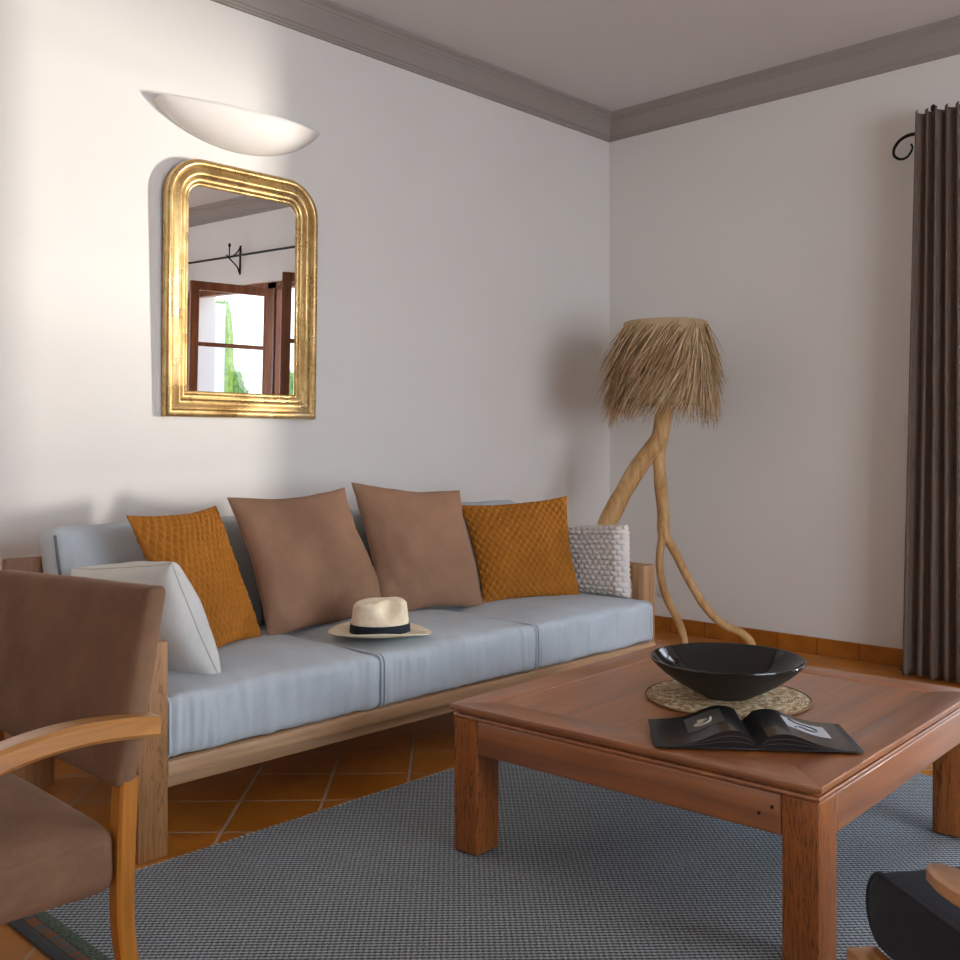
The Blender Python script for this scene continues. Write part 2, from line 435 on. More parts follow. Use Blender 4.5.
g = N('rug_border_green', 0.95); v = g.coords(); g.color(g.ramp(g.noise(v, 240, 3), [(0.35, lin('#2f4034')), (0.65, lin('#6b8474'))])); M_bg = g.m
M_bd = fabric('rug_border_dark', '#565b60', 300)
mk('border_stripe', box(RX0, RX0+.028, RY0, RY1, 0.0005, RZ+.001, .003), M_bd, t)['label'] = 'dark grey bound end'
mk('border_stripe', box(RX0+.028, RX0+.055, RY0, RY1, 0.0005, RZ+.001, .002), M_bo, t)['label'] = 'orange and grey dashed stripe'
mk('border_stripe', box(RX0+.055, RX0+.085, RY0, RY1, 0.0005, RZ+.0015, .003), M_bg, t)['label'] = 'fuzzy green stripe'
st = []
x = RX0+.1
while x < RX1-.02:
    st.append(box(x, x+.009, RY1-.004, RY1+.004, .001, RZ+.001)); x += .02
sb_ = mk('edge_stitching', merge(*st), plain('stitch_yarn', '#b9bcb8', 0.9), t, smooth=False)

# ------------------------------------------------------------------ sofa
M_sw = wood('sofa_oak', '#cda67e', '#b0875e', 'x', 0.5)
M_swz = wood('sofa_oak_leg', '#a87a4c', '#855730', 'z', 0.5, cath=True)
M_swz2 = wood('sofa_oak_upright', '#b98f66', '#9c744c', 'z', 0.45)
M_swy = wood('sofa_oak_arm', '#b98a5a', '#966a3c', 'y', 0.45)
M_seat = fabric('sofa_linen', '#bcc6cd', 800, 0.95, 0.05)
M_pip = fabric('sofa_piping', '#c6d0d8', 800, 0.95, 0.05)
t = thing('sofa', 'long oak-framed sofa with pale blue-grey seat cushions against the wall', 'sofa', (-2.43, -.7, 0))
SL, SR = (-3.70, -3.61), (-1.206, -1.116)
mk('leg', box(*SL, -1.15, -1.085, RZ*0, .60, .004), M_swz, t)['label'] = 'left front oak leg with strong grain'
mk('leg', box(*SR, -1.085, -1.02, 0, .598, .004), M_swz2, t)
mk('leg', prism([(-.25, 0), (-.33, 0), (-.33, .6), (-.20, .60)], 'x', -3.70, -3.57, .003), M_swz2, t)
mk('leg', prism([(-.25, 0), (-.33, 0), (-.33, .6), (-.20, .60)], 'x', SR[0], SR[1], .003), M_swz2, t)
for X, yf in ((SL, -1.085), (SR, -1.02)):
    # arm rail with rounded inner corner at the front post
    pr = [(yf, .598), (-.20, .598), (-.20, .550), (yf+.045, .550)] + [(yf+.045-.045*math.sin(a*PI/10), .505+.045*math.cos(a*PI/10)) for a in range(1, 6)]
    mk('armrest', prism(pr, 'x', X[0], X[1], .002), M_swy, t)
    mk('side_rail', box(X[0]+.02, X[1]-.02, yf, -.33, .19, .27, .003), M_swy, t)
mk('front_rail', box(SL[1], SR[0], -1.150, -1.10, .222, .262, .003), M_sw, t)
mk('front_rail', box(SL[1], SR[0], -1.110, -1.06, .176, .2175, .003), M_sw, t)
mk('rear_rail', box(SL[1], SR[0], -.33, -.28, .19, .262, .003), M_sw, t)
mk('seat_deck', box(SL[1], SR[0], -1.10, -.33, .235, .258), M_sw, t, smooth=False)
mk('backrest_panel', box(-3.70, -1.116, -.245, -.215, .30, .765, .004), wood('sofa_back_oak', '#8f5c2a', '#70421a', 'z', 0.5), t)
mk('rail_bracket', box(-2.52, -2.44, -1.1135, -1.110, .211, .219), M_black, t, smooth=False)
xs = [-3.606, -2.806, -2.006, -1.212]
for i in range(3):
    a, b = xs[i]+.0005, xs[i+1]-.0005
    sc_ = mk('seat_cushion', soft_box(a, b, -1.138, -.36, .262, .437, .026, .032, (110, 34, 14), .006, i+1, pucker=.010), M_seat, t)
    for xx in ((a+.006,) if i == 0 else ()) + ((b-.006,) if i == 2 else ()):
        pass
    for xx, sg in ((a, 1), (b, -1)):
        loop = []
        y0_, y1_, z0_, z1_, rad = -1.134, -.37, .264, .435, .026
        for cx_, cz_, a0 in ((y1_-rad, z1_-rad, 0), (y0_+rad, z1_-rad, 90), (y0_+rad, z0_+rad, 180), (y1_-rad, z0_+rad, 270)):
            for k in range(5):
                an = math.radians(a0+k*22.5); loop.append((xx+sg*.007, cx_+(rad+.004)*math.cos(an), cz_+(rad+.004)*math.sin(an)))
        mk('piping', tube(loop, .0045, 6, True, up=(1, 0, 0)), M_pip, sc_)
for i, (a, b) in enumerate(((-3.585, -2.79), (-2.785, -1.99), (-1.985, -1.215))):
    V, F = soft_box(a, b, -.07, .07, 0, .44, .045, .03, (30, 10, 24), .004, i+9, (0, -1, 0))
    # lean the back cushion
    an = math.radians(13)
    V = [(x, -.37+y*math.cos(an)+z*math.sin(an), .435+z*math.cos(an)-y*math.sin(an)) for x, y, z in V]
    bc = mk('back_cushion', (V, F), M_seat, t)
    for xx in (a+.012, b-.012):
        pts = [(xx, -.37-.058*math.cos(an)+z*math.sin(an)-.010*math.sin(PI*z/.44), .435+z*math.cos(an)+.058*math.sin(an)) for z in [k/12*.40+.005 for k in range(13)]]
        mk('piping', tube(pts, .0045, 6, up=(1, 0, 0)), plain('dark_seam', '#6d7378', .9), bc)

# ------------------------------------------------------------------ throw cushions
def pillow(name, label, corners, T, mat, n=40, pinch=.07, pat=None, edge=None, wr=.006, seed=0, power=.5, group=None, sag=0.0):
    TL, TR, BR, BL = [Vector(c) for c in corners]
    nrm = ((TR-TL).cross(BL-TL)).normalized()
    tocam = Vector(cam.location)-TL
    if nrm.dot(tocam) < 0: nrm = -nrm
    ctr = (TL+TR+BL+BR)/4
    def pos(s, t_):
        u = (s*(1-pinch*(1-t_*t_))+1)/2; v_ = (t_*(1-pinch*(1-s*s))+1)/2
        return TL.lerp(TR, u).lerp(BL.lerp(BR, u), v_)
    def posf(s, t_):
        p = pos(s, t_)
        return p+(mnoise.noise_vector((p+Vector((seed*2.3, 0, 0)))*5)*wr*1.6+mnoise.noise_vector((p+Vector((seed, 0, 0)))*16)*wr*.5)*.35
    def side(sg):
        def f(u, v_):
            s = math.sin((u*2-1)*PI/2); t_ = math.sin((v_*2-1)*PI/2)
            if pat: s = .55*s+.45*(u*2-1); t_ = .55*t_+.45*(v_*2-1)
            h_ = T/2*((max(0, 1-s*s))*(max(0, 1-t_*t_)))**power
            if edge: h_ = T/2*min(1, (max(0, 1-abs(s))/edge))**.5*min(1, (max(0, 1-abs(t_))/edge))**.5
            p = pos(s, t_)
            k = 1 if h_ > 1e-6 else 0
            p = p+nrm*sg*h_
            if pat: p = p+nrm*sg*pat(s, t_)*min(1, h_/(T*.12))
            fold = mnoise.noise_vector((p+Vector((seed*2.3, 0, 0)))*5)*wr*1.6+mnoise.noise_vector((p+Vector((seed, 0, 0)))*16)*wr*.5
            p = p+fold*(.35+.65*min(1, h_/(T*.3)))
            return p
        return f
    A = grid(side(1), n, n); B = grid(side(-1), n, n, True)
    V, F = merge(A, B)
    bm = bmesh.new(); vs = [bm.verts.new(v) for v in V]
    for q in F: bm.faces.new([vs[i] for i in q])
    bmesh.ops.remove_doubles(bm, verts=bm.verts, dist=2e-5)
    vf = take(bm)
    low = min(corners, key=lambda c: c[2])
    o = thing(name, label, 'cushion', (ctr.x, ctr.y, low[2]), group='throw cushions on the sofa')
    body = mk('cushion_cover', vf, mat, o, angle=1.2)
    return o, body, posf
def seam(o, pos, rad, mat, name='seam_piping'):
    loop = [(s, -1) for s in [k/10-1 for k in range(0, 20)]]+[(1, s) for s in [k/10-1 for k in range(0, 20)]]+[(1-k/10, 1) for k in range(0, 20)]+[(-1, 1-k/10) for k in range(0, 20)]
    mk(name, tube([pos(*q) for q in loop], rad, 6, True), mat, o)

M_must = fabric('mustard_velvet', '#9e6420', 700, 0.85, 0.10, sheen=0.2, sheen_tint=lin('#e0a860'))
M_brown = fabric('brown_linen', '#8a6a55', 700, 0.95, 0.08)
M_wlin = fabric('white_linen', '#cfd0cd', 600, 0.95, 0.05)
M_knit = fabric('white_knit', '#cfc9c4', 500, 0.95, 0.06, bump=.5)
def quilt(s, t_):
    u, v_ = s*7.5, t_*5.2
    return .0105*(abs(math.sin(PI*(u+v_)))*abs(math.sin(PI*(u-v_))))**.6-.005
def knit(s, t_):
    r_ = t_*7; row = math.floor(r_); fr_ = r_-row
    c_ = s*5+(.5 if row % 2 else 0)
    return .015*abs(math.sin(PI*c_))**.6*abs(math.sin(PI*fr_))**.6-.006

o, b, pos = pillow('cushion', 'white linen cushion leaning on the left sofa arm behind the brown armchair', [(-3.585, -.50, .745), (-3.515, -1.0, .795), (-3.385, -1.05, .448), (-3.45, -.5, .45)], .20, M_wlin, seed=1, pinch=.03, power=.33, wr=.008)
seam(o, pos, .0025, plain('linen_seam', '#c4bfb6', .9))
pillow('cushion', 'mustard quilted cushion at the left end of the sofa', [(-3.455, -.60, .918), (-3.015, -.43, .922), (-2.97, -.67, .455), (-3.33, -.84, .455)], .13, M_must, n=150, pat=quilt, seed=2, wr=.006, pinch=.085)
o, b, pos = pillow('cushion', 'plain brown cushion beside the mustard one, behind the straw hat, left of the two brown', [(-3.0, -.49, .953), (-2.44, -.47, .972), (-2.27, -.60, .452), (-2.955, -.68, .452)], .17, M_brown, seed=3, n=60, pinch=.085, wr=.013)
seam(o, pos, .0022, M_brown)
o, b, pos = pillow('cushion', 'plain brown cushion at the middle of the sofa, right of the two brown', [(-2.378, -.44, .99), (-1.83, -.52, .945), (-1.88, -.73, .455), (-2.385, -.64, .455)], .17, M_brown, seed=4, n=60, pinch=.08, wr=.013)
seam(o, pos, .0022, M_brown)
pillow('cushion', 'mustard quilted cushion towards the right end, between brown and white knitted cushions', [(-1.83, -.52, .878), (-1.39, -.79, .914), (-1.385, -.86, .455), (-1.86, -.70, .455)], .13, M_must, n=150, pat=quilt, seed=5, wr=.006, pinch=.075)
pillow('cushion', 'small white chunky-knit cushion against the right sofa arm', [(-1.256, -.70, .765), (-1.245, -1.02, .785), (-1.258, -1.045, .452), (-1.285, -.72, .452)], .10, M_knit, n=120, pat=knit, seed=6, wr=.003, pinch=.01, edge=.22)

# ------------------------------------------------------------------ straw hat
HC = Vector((-2.665, -.955, .471))
g = N('panama_straw', 0.75, spec=0.3); v = g.coords()
g.color(g.ramp(g.noise(v, 40, 4), [(0.3, lin('#e6d6b6')), (0.7, lin('#f3e8d0'))])); g.bump(g.noise(v, 900, 2), 0.3, 0.001); M_straw = g.m
M_band = fabric('navy_ribbon', '#1d2230', 900, 0.6, 0.1)
t = thing('straw_hat', 'cream straw hat with navy ribbon lying on the sofa seat', 'hat', tuple(HC))
fd = Vector((math.cos(math.radians(-35)), math.sin(math.radians(-35)), 0))   # where the front of the hat points
sd = Vector((-fd.y, fd.x, 0))
def hat_pt(a, z, rx, ry): return HC+fd*(rx*math.cos(a))+sd*(ry*math.sin(a))+Vector((0, 0, z))
def crown(u, v_):
    a = u*2*PI
    if v_ < .55:
        q = v_/.55; z = .004+q*.098; k = 1-.10*q**1.5
    else:
        q = (v_-.55)/.45; z = .102+.016*math.sin(min(1, q*1.6)*PI/2); k = .90*math.cos(q*PI/2)**.75
    p = hat_pt(a, 0, .106*k, .094*k); d = p-HC; x = d.dot(fd); y = d.dot(sd)
    hh = z
    top = max(0, (z-.05)/.06)
    hh += .012*top*(.3+x/.1*.45)
    hh -= .018*math.exp(-(y/.022)**2)*max(0, (v_-.55)/.45)**.5*(1-.4*x/.1)      # centre crease
    pin = math.exp(-((x-.030)/.036)**2)*math.exp(-((abs(y)-.085)/.05)**2)*min(1, max(0, (z-.050)/.035))
    y *= 1-.62*pin
    return HC+fd*x+sd*y+Vector((0, 0, hh))
mk('crown', grid(crown, 72, 36), M_straw, t, angle=2)
def brim(u, v_):
    a = u*2*PI; r_ = .095+v_*.082
    curl = .022*(v_**2.5)*(.35+.65*abs(math.sin(a))**2)+(-.012*v_**2*max(0, math.cos(a)))
    return hat_pt(a, .004+curl, (.105+v_*.080), (.093+v_*.072))
solid(mk('brim', grid(brim, 72, 12), M_straw, t, angle=2), .003)
def band(u, v_): a = u*2*PI; q = v_; return hat_pt(a, .008+q*.030, .1085-.0022*q, .0965-.0022*q)
solid(mk('ribbon_band', grid(band, 72, 4), M_band, t, angle=2), .002)

# ------------------------------------------------------------------ coffee table
M_tx = wood('table_teak', '#b46c2e', '#86481a', 'x', 0.38, coat=1.0)
M_ty = wood('table_teak_cross', '#b46c2e', '#86481a', 'y', 0.38, coat=1.0)
M_tz = wood('table_teak_leg', '#a5602b', '#572c10', 'z', 0.36, cath=True)
TA, TB, TZ = 1.075, 1.13, .4224
rotz = math.atan2(.06, 1.129)
rot_y = math.atan2(.04, 1.074)
t = thing('coffee_table', 'low square dark teak coffee table standing on the grey rug', 'table', (-3.005, -2.779, 0), (0, 0, (rotz+rot_y)/2))
def tp(vf, name, mat, **k): return mk(name, vf, mat, t, local=True, **k)
B = .105
top = []
# mitred frame boards of the top
def slab(poly, z0, z1, bev=.002): return prism(poly, 'z', z0, z1, bev)
tp(slab([(0, 0), (TB, 0), (TB-B, B), (B, B)], TZ-.016, TZ), 'tabletop_board', M_tx)
tp(slab([(0, TA), (B, TA-B), (TB-B, TA-B), (TB, TA)], TZ-.016, TZ), 'tabletop_board', M_tx)
tp(slab([(0, 0), (B, B), (B, TA-B), (0, TA)], TZ-.016, TZ), 'tabletop_board', M_ty)
tp(slab([(TB, 0), (TB, TA), (TB-B, TA-B), (TB-B, B)], TZ-.016, TZ), 'tabletop_board', M_ty)
tp(box(B+.0005, TB-B-.0005, B+.0005, TA-B-.0005, TZ-.016, TZ-.0012), 'tabletop_panel', M_tx, smooth=False)
i1, i2 = .016, .006
tp(box(i1, TB-i1, i1, TA-i1, TZ-.026, TZ-.016, .002), 'moulding', M_tx)
tp(box(i2, TB-i2, i2, TA-i2, TZ-.037, TZ-.026, .004, 3), 'moulding', M_tx)
I, L, LY, AZ0, AZ1 = .008, .098, .086, .293, TZ-.037
for nm, q, mt in (('apron', (I+L, TB-I-L, I, I+.04), M_tx), ('apron', (I+L, TB-I-L, TA-I-.04, TA-I), M_tx), ('apron', (I, I+.04, I+LY, TA-I-LY), M_ty), ('apron', (TB-I-.04, TB-I, I+LY, TA-I-LY), M_ty)):
    tp(box(*q, AZ0, AZ1, .006, 3), nm, mt)
for cx_, cy_ in ((I, I), (TB-I-L, I), (I, TA-I-LY), (TB-I-L, TA-I-LY)):
    tp(box(cx_, cx_+L, cy_, cy_+LY, LZ, AZ1, .006, 3), 'leg', M_tz)
for py, pz in ((.115, .352), (.146, .332)):
    tp(lathe([(0, -.0015), (.004, -.0015), (.004, .0015), (0, .0015)], 10, (0, 0, 0)), 'wood_peg', plain('dark_peg', '#2a140a', .6)).matrix_local = Matrix.Translation((I-.0006, py, pz)) @ Matrix.Rotation(PI/2, 4, 'Y')

# ------------------------------------------------------------------ placemat, bowl, book
MC = Vector((-2.456, -2.236, TZ))
g = N('jute_mat', 0.9, spec=.2); v = g.coords(); s = g.n('SeparateXYZ'); g.l(v, s.inputs[0])
rad = g.math('SQRT', g.math('ADD', g.math('POWER', s.outputs['X'], 2.0), g.math('POWER', s.outputs['Y'], 2.0)))
ring = g.math('SINE', g.math('MULTIPLY', rad, 2*PI/.009))
nzz = g.noise(v, 60, 4, .6)
c = g.ramp(g.math('ADD', g.math('MULTIPLY', ring, .035), nzz), [(0.36, lin('#8a6b44')), (0.5, lin('#b49a74')), (0.64, lin('#d8cdb8'))])
g.color(c); g.bump(ring, .35, .0015); M_jute = g.m
t = thing('placemat', 'round woven straw placemat under the black bowl', 'placemat', tuple(MC))
mk('woven_disc', lathe([(0, 0), (.228, 0), (.231, .002), (.228, .004), (0, .004)], 72, MC), M_jute, t)
mk('edge_binding', tube([(MC.x+.231*math.cos(k*PI/36), MC.y+.231*math.sin(k*PI/36), MC.z+.0028) for k in range(72)], .0028, 6, True), plain('mat_edge', '#7d6040', .9), t)
BC = MC+Vector((0, 0, .0045))
outer = [(0, 0), (.062, 0), (.070, .002), (.080, .008), (.108, .022), (.147, .045), (.180, .069), (.204, .090), (.2165, .104), (.2195, .108)]
inner = [(.2185, .111), (.214, .1105), (.2105, .107), (.198, .091), (.174, .070), (.140, .046), (.100, .024), (.06, .013), (.03, .010), (0, .009)]
t = thing('bowl', 'wide black ceramic bowl standing on the straw placemat', 'bowl', tuple(BC))
mk('bowl_body', lathe(outer, 72, BC), plain('bowl_outside', '#0f0f0f', .5, bump=.25, scale=350), t)
g = N('bowl_glaze', .09, lin('#0b0c0e'), spec=.5)
mk('bowl_inside', lathe([outer[-1]]+inner, 72, BC), g.m, t)

# open photo book
ang = math.atan2(-2.746+2.364, -2.725+3.025)
bw = math.hypot(.30, .382)/2-.004
t = thing('photo_book', 'open black photography book lying on the table in front of the bowl', 'book', (-2.868, -2.558, TZ+.0052), (0, 0, ang))
M_cov = plain('book_cover', '#1d2023', .5, scale=200)
M_page = plain('book_page_black', '#15181d', .2, spec=.6, coat=.3)
M_edge = plain('book_page_edge', '#4a4642', .7)
BD = .235
mk('cover', merge(box(-bw-.004, -.002, -.004, BD+.004, 0, .0025, .0008), box(.002, bw+.004, -.004, BD+.004, 0, .0025, .0008), box(-.006, .006, -.004, BD+.004, 0, .003)), M_cov, t, local=True)
def ph(x, k=1.0):
    q = abs(x)/bw
    return .0035+k*(.036*math.exp(-((q-.26)/.30)**2)*min(1, q/.10+.05)+.006*(1-q))
for sg, k in ((-1, 1.0), (1, .85)):
    sx0 = [i/20*(bw-.012) for i in range(21)]
    poly = [(sg*x, .0027) for x in sx0]+[(sg*x, ph(x, k)) for x in sx0[::-1]]
    blk = mk('page_block', prism([(p[0], p[1]) for p in poly], 'y', 0, BD), [M_page], t, local=True, angle=.5)
    lay = []
    for lf in (.35, .68):
        lay.append(tube([(sg*x, -.0008, .003+(ph(x, k)-.003)*lf) for x in sx0[1:]], .0006, 4))
    mk('page_edges', merge(*lay), M_edge, blk, local=True)
    def sheet(x0_, x1_, y0_, y1_, n=14, dz=.0006): return grid(lambda u, v_: (sg*(x0_+(x1_-x0_)*u), y0_+(y1_-y0_)*v_, ph(x0_+(x1_-x0_)*u, k)+dz), n, 2)
    if sg < 0:
        mk('photograph', sheet(.065, .155, .075, .20), plain('print_dark', '#3a3836', .35, scale=40), blk, local=True)['label'] = 'dark printed photograph'
        bl = [(.105, .13), (.125, .145), (.115, .125), (.135, .12), (.12, .105), (.10, .11), (.095, .135)]
        pts = spline([(-x, y, ph(x, k)+.0012) for x, y in bl], 5)
        mk('photograph_motif', tube(pts, .0035, 5), plain('print_pale', '#b9b2a4', .5), blk, local=True)
    else:
        mk('photograph', sheet(.085, .19, .085, .185), plain('print_grey', '#b9bec4', .3, scale=25), blk, local=True)['label'] = 'pale grey printed photograph'
        pts = spline([(x, y, ph(x, k)+.0010) for x, y in [(.10, .165), (.12, .15), (.15, .155), (.165, .135), (.15, .115), (.12, .12), (.105, .10)]], 5)
        mk('photograph_motif', tube(pts, .003, 4), plain('print_shadow', '#4b5058', .4), blk, local=True)

# ------------------------------------------------------------------ mirror
g = N('gilt', 0.28, metallic=0.85); v = g.coords()
c = g.ramp(g.noise(v, 5, 5, .7), [(0.3, lin('#a5834f')), (0.52, lin('#cfae74')), (0.7, lin('#e3cb9a'))])
worn = g.ramp(g.noise(g.coords((3, 3, 8)), 7, 6, .75), [(0.64, (0, 0, 0, 1)), (0.70, (1, 1, 1, 1))])
c = g.mix(c, lin('#6b4a32'), worn); g.color(c); g.l(g.ramp(g.noise(v, 12, 4), [(0.3, (0.2, 0.2, 0.2, 1)), (0.7, (0.42, 0.42, 0.42, 1))]), g.b.inputs['Roughness'])
g.bump(g.noise(v, 90, 4), .12, .003); M_gilt = g.m
MX0, MX1, MZ0, MZ1 = -2.893, -2.112, 1.268, 2.372
t = thing('wall_mirror', 'gilt-framed mirror with rounded top corners hanging over the sofa', 'mirror', ((MX0+MX1)/2, Y0-.003, MZ0), (math.radians(1.15), 0, 0))
W2, HH, RR = (MX1-MX0)/2, MZ1-MZ0, .17
def outline(d, n=10):
    pts = [(-W2+d, d), (W2-d, d)]; r_ = max(RR-d, .02)
    for k in range(n+1): a = k*PI/2/n; pts.append((W2-d-r_+r_*math.cos(a), HH-d-r_+r_*math.sin(a)))
    for k in range(n+1): a = PI/2+k*PI/2/n; pts.append((-W2+d+r_+r_*math.cos(a), HH-d-r_+r_*math.sin(a)))
    return pts
prof = [(0, 0), (0, .030), (.004, .036), (.010, .040), (.018, .0415), (.026, .039), (.031, .033), (.034, .030), (.040, .031), (.050, .036), (.060, .038), (.068, .036), (.073, .029), (.077, .025), (.082, .026), (.090, .025), (.096, .021), (.099, .017), (.104, .018), (.110, .015), (.112, .008)]
V, F = [], []; S = None
for d, hgt in prof:
    ol = outline(d); S = len(ol); V += [(x, -hgt, z) for x, z in ol]
for i in range(len(prof)-1):
    for k in range(S): F.append((i*S+k, i*S+(k+1) % S, (i+1)*S+(k+1) % S, (i+1)*S+k))
mk('gilt_frame', (V, F), M_gilt, t, local=True, angle=.9)
ol = outline(.108)
g = N('mirror_silver', 0.0, (0.93, 0.94, 0.94, 1), 1.0)
mk('mirror_glass', prism([(x, z) for x, z in ol], 'y', -.009, -.004), g.m, t, local=True, smooth=False)
mk('backing_board', prism([(x, z) for x, z in outline(.02)], 'y', -.003, -.0005), M_door, t, local=True, smooth=False)

# ------------------------------------------------------------------ wall sconce
M_pl = wall_mat('plaster_shade', '#e9e5df')
SX0, SX1 = -2.925, -2.105
t = thing('wall_sconce', 'white plaster half-bowl wall light above the gilt mirror', 'wall light', ((SX0+SX1)/2, Y0, 2.45))
a_, cxs = (SX1-SX0)/2, (SX0+SX1)/2
def sc_pt(u, v_):
    s = -math.cos(u*PI); wd = max(0, 1-s*s)
    b_ = .045+.085*wd**.7; h_ = .008+.147*wd**.75; th = v_*PI/2
    return (cxs+a_*s, Y0-.001-b_*math.cos(th)**1.0, 2.612+s*.008-h_*math.sin(th))
solid(mk('shade', grid(sc_pt, 48, 14), M_pl, t, angle=2), .006, 1)
mk('lamp_holder', merge(box(cxs-.06, cxs+.06, Y0-.03, Y0, 2.52, 2.56, .004), tube([(cxs-.05, Y0-.04, 2.56), (cxs+.05, Y0-.04, 2.56)], .008)), M_white, t)

# ------------------------------------------------------------------ driftwood lamp
g = N('bare_branch', 0.6, spec=.35); v = g.coords((5, 5, 1.2))
g.color(g.ramp(g.noise(v, 2.2, 6, .65, 1.5), [(0.28, lin('#9a7144')), (0.5, lin('#c9a06a')), (0.72, lin('#dfc08e'))])); g.bump(g.noise(g.coords((30, 30, 4)), 1, 4), .3, .006); M_br = g.m
t = thing('floor_lamp', 'floor lamp of bare forked branches with shaggy straw shade in the corner', 'floor lamp', (-.32, -.62, 0))
def limb(pts, rad, name='branch', seed=0):
    P_, R_ = spline(pts, 7, rad)
    P_ = [p+mnoise.noise_vector(p*6+Vector((seed, 0, 0)))*.006 for p in P_]
    R_ = [r_*(1+.10*mnoise.noise(p*11+Vector((seed, 0, 0)))) for p, r_ in zip(P_, R_)]
    mk(name, tube(P_, R_, 14, up=(0, 1, 0)), M_br, t, angle=2)
limb([(-.326, -.611, 1.40), (-.334, -.602, 1.25), (-.350, -.586, 1.16), (-.392, -.542, 1.085), (-.435, -.496, .995), (-.473, -.456, .899), (-.512, -.416, .80), (-.545, -.38, .70), (-.59, -.36, .50), (-.62, -.34, .25), (-.635, -.33, .002)],
     [.044, .048, .054, .050, .050, .049, .052, .050, .040, .034, .030], 'trunk', 1)
limb([(-.336, -.600, 1.25), (-.342, -.592, 1.13), (-.344, -.591, 1.05), (-.338, -.597, .95), (-.333, -.603, .85), (-.329, -.607, .75), (-.325, -.611, .66), (-.300, -.636, .60), (-.270, -.668, .52), (-.232, -.706, .41), (-.189, -.753, .30), (-.140, -.805, .21), (-.085, -.862, .150), (-.035, -.915, .120), (0.0, -.952, .07), (.02, -.97, .002)],
     [.034, .034, .033, .034, .033, .033, .032, .024, .023, .022, .022, .021, .021, .023, .023, .019], 'branch', 2)
limb([(-.327, -.609, .70), (-.336, -.600, .62), (-.343, -.592, .55), (-.343, -.592, .47), (-.332, -.604, .38), (-.306, -.63, .28), (-.272, -.666, .185), (-.252, -.688, .09), (-.246, -.694, .002)],
     [.024, .022, .021, .022, .021, .021, .022, .022, .020], 'branch', 3)
# shade: linen drum and raffia
SC = Vector((-.322, -.615, 0)); ZT, ZL = 1.815, 1.37
M_raf = N('raffia', 0.8, spec=.25); v = M_raf.coords()
gm = M_raf.n('NewGeometry')
M_raf.color(M_raf.ramp(gm.outputs['Random Per Island'], [(0.0, lin('#7d6344')), (0.35, lin('#ac8f68')), (0.8, lin('#d3b68e')), (1.0, lin('#eedab8'))])); M_raf = M_raf.m
sh = mk('lamp_shade', lathe([(.05, ZT+.004), (.222, ZT+.004), (.226, ZT), (.228, ZT-.03), (.25, ZL), (.244, ZL), (.218, ZT-.03), (.05, ZT-.002)], 48, SC), plain('shade_linen', '#b59d78', .9), t)
rnd = random.Random(5); camr = Vector((math.sin(yaw), -math.cos(yaw), 0))
V, F = [], []
NS = 2600
for i in range(NS):
    a = rnd.random()*2*PI; q = rnd.random()**.8
    z0_ = ZT-.008-q*(ZT-ZL-.065); r0 = .226+(ZT-z0_)*.05+.004
    rad_ = Vector((math.cos(a), math.sin(a), 0)); tan_ = Vector((-math.sin(a), math.cos(a), 0))
    p = SC+rad_*r0+Vector((0, 0, z0_))
    ln = rnd.uniform(.13, .24)*(1-.25*q); sw = -camr*(.50+.35*rnd.random())*(1-.8*min(1, max(0, abs(rad_.dot(camr))-.35)/.5))
    out = rnd.uniform(.12, .62)*(1-.55*q)
    d = (Vector((0, 0, -.85))+sw+rad_*out)
    d -= rad_*min(0, d.dot(rad_)-.05)      # never comb the straw into the drum
    d.normalize(); wdt = rnd.uniform(.0020, .0042); jit = Vector([rnd.uniform(-.12, .12) for _ in range(3)])
    d = (d+jit).normalized(); side_ = d.cross(rad_)
    side_ = side_.normalized() if side_.length > .01 else tan_
    o0 = len(V); K = 4
    for k in range(K+1):
        s_ = k/K; c_ = p+d*ln*s_+Vector((0, 0, -.06))*ln*3*s_*s_+rad_*(.012*math.sin(s_*PI*.6))
        w_ = wdt*(1-.75*s_)
        nn = side_.cross(d).normalized()
        V += [tuple(c_+side_*w_), tuple(c_-side_*w_*.5+nn*w_*.8), tuple(c_-side_*w_*.5-nn*w_*.8)]
    for k in range(K):
        for j in range(3): F.append((o0+k*3+j, o0+k*3+(j+1) % 3, o0+(k+1)*3+(j+1) % 3, o0+(k+1)*3+j))
    F.append((o0+K*3, o0+K*3+1, o0+K*3+2))
me = bpy.data.meshes.new('raffia_fringe'); me.from_pydata([tuple(Vector(v)-Vector(t.location)) for v in V], [], F); me.materials.append(M_raf)
rf = bpy.data.objects.new('raffia_fringe', me); rf.parent = t; link(rf); rf['kind'] = 'stuff'

# ------------------------------------------------------------------ curtain and rod
RXc, RZc = X0-.12, 2.705
g = N('taupe_curtain', 0.9, spec=.15); v = g.coords()
g.color(g.ramp(g.noise(g.coords((300, 300, 12)), 1, 3), [(0.3, lin('#665850')), (0.7, lin('#7b6c62'))])); g.bump(g.noise(v, 700, 2), .2, .001)
M_cur = g.m
t = thing('curtain_rod', 'black wrought-iron curtain rod with scrolled end above the french doors', 'curtain rod', (RXc, -3.86, RZc))
mk('rod', tube([(RXc, -1.80, RZc), (RXc, -5.92, RZc)], .010, 10), M_black, t)
scroll = [(0, 0), (.045, -.001), (.085, -.018), (.112, -.052), (.113, -.088), (.085, -.112), (.052, -.110), (.028, -.085), (.022, -.062), (.030, -.046)]
for y_, sg in ((-1.80, 1), (-5.92, -1)):
    pts = spline([(RXc, y_+sg*a, RZc+b) for a, b in scroll], 6)
    mk('finial_scroll', tube(pts, [.0095-.0050*i/len(pts) for i in range(len(pts))], 8, up=(1, 0, 0)), M_black, t)
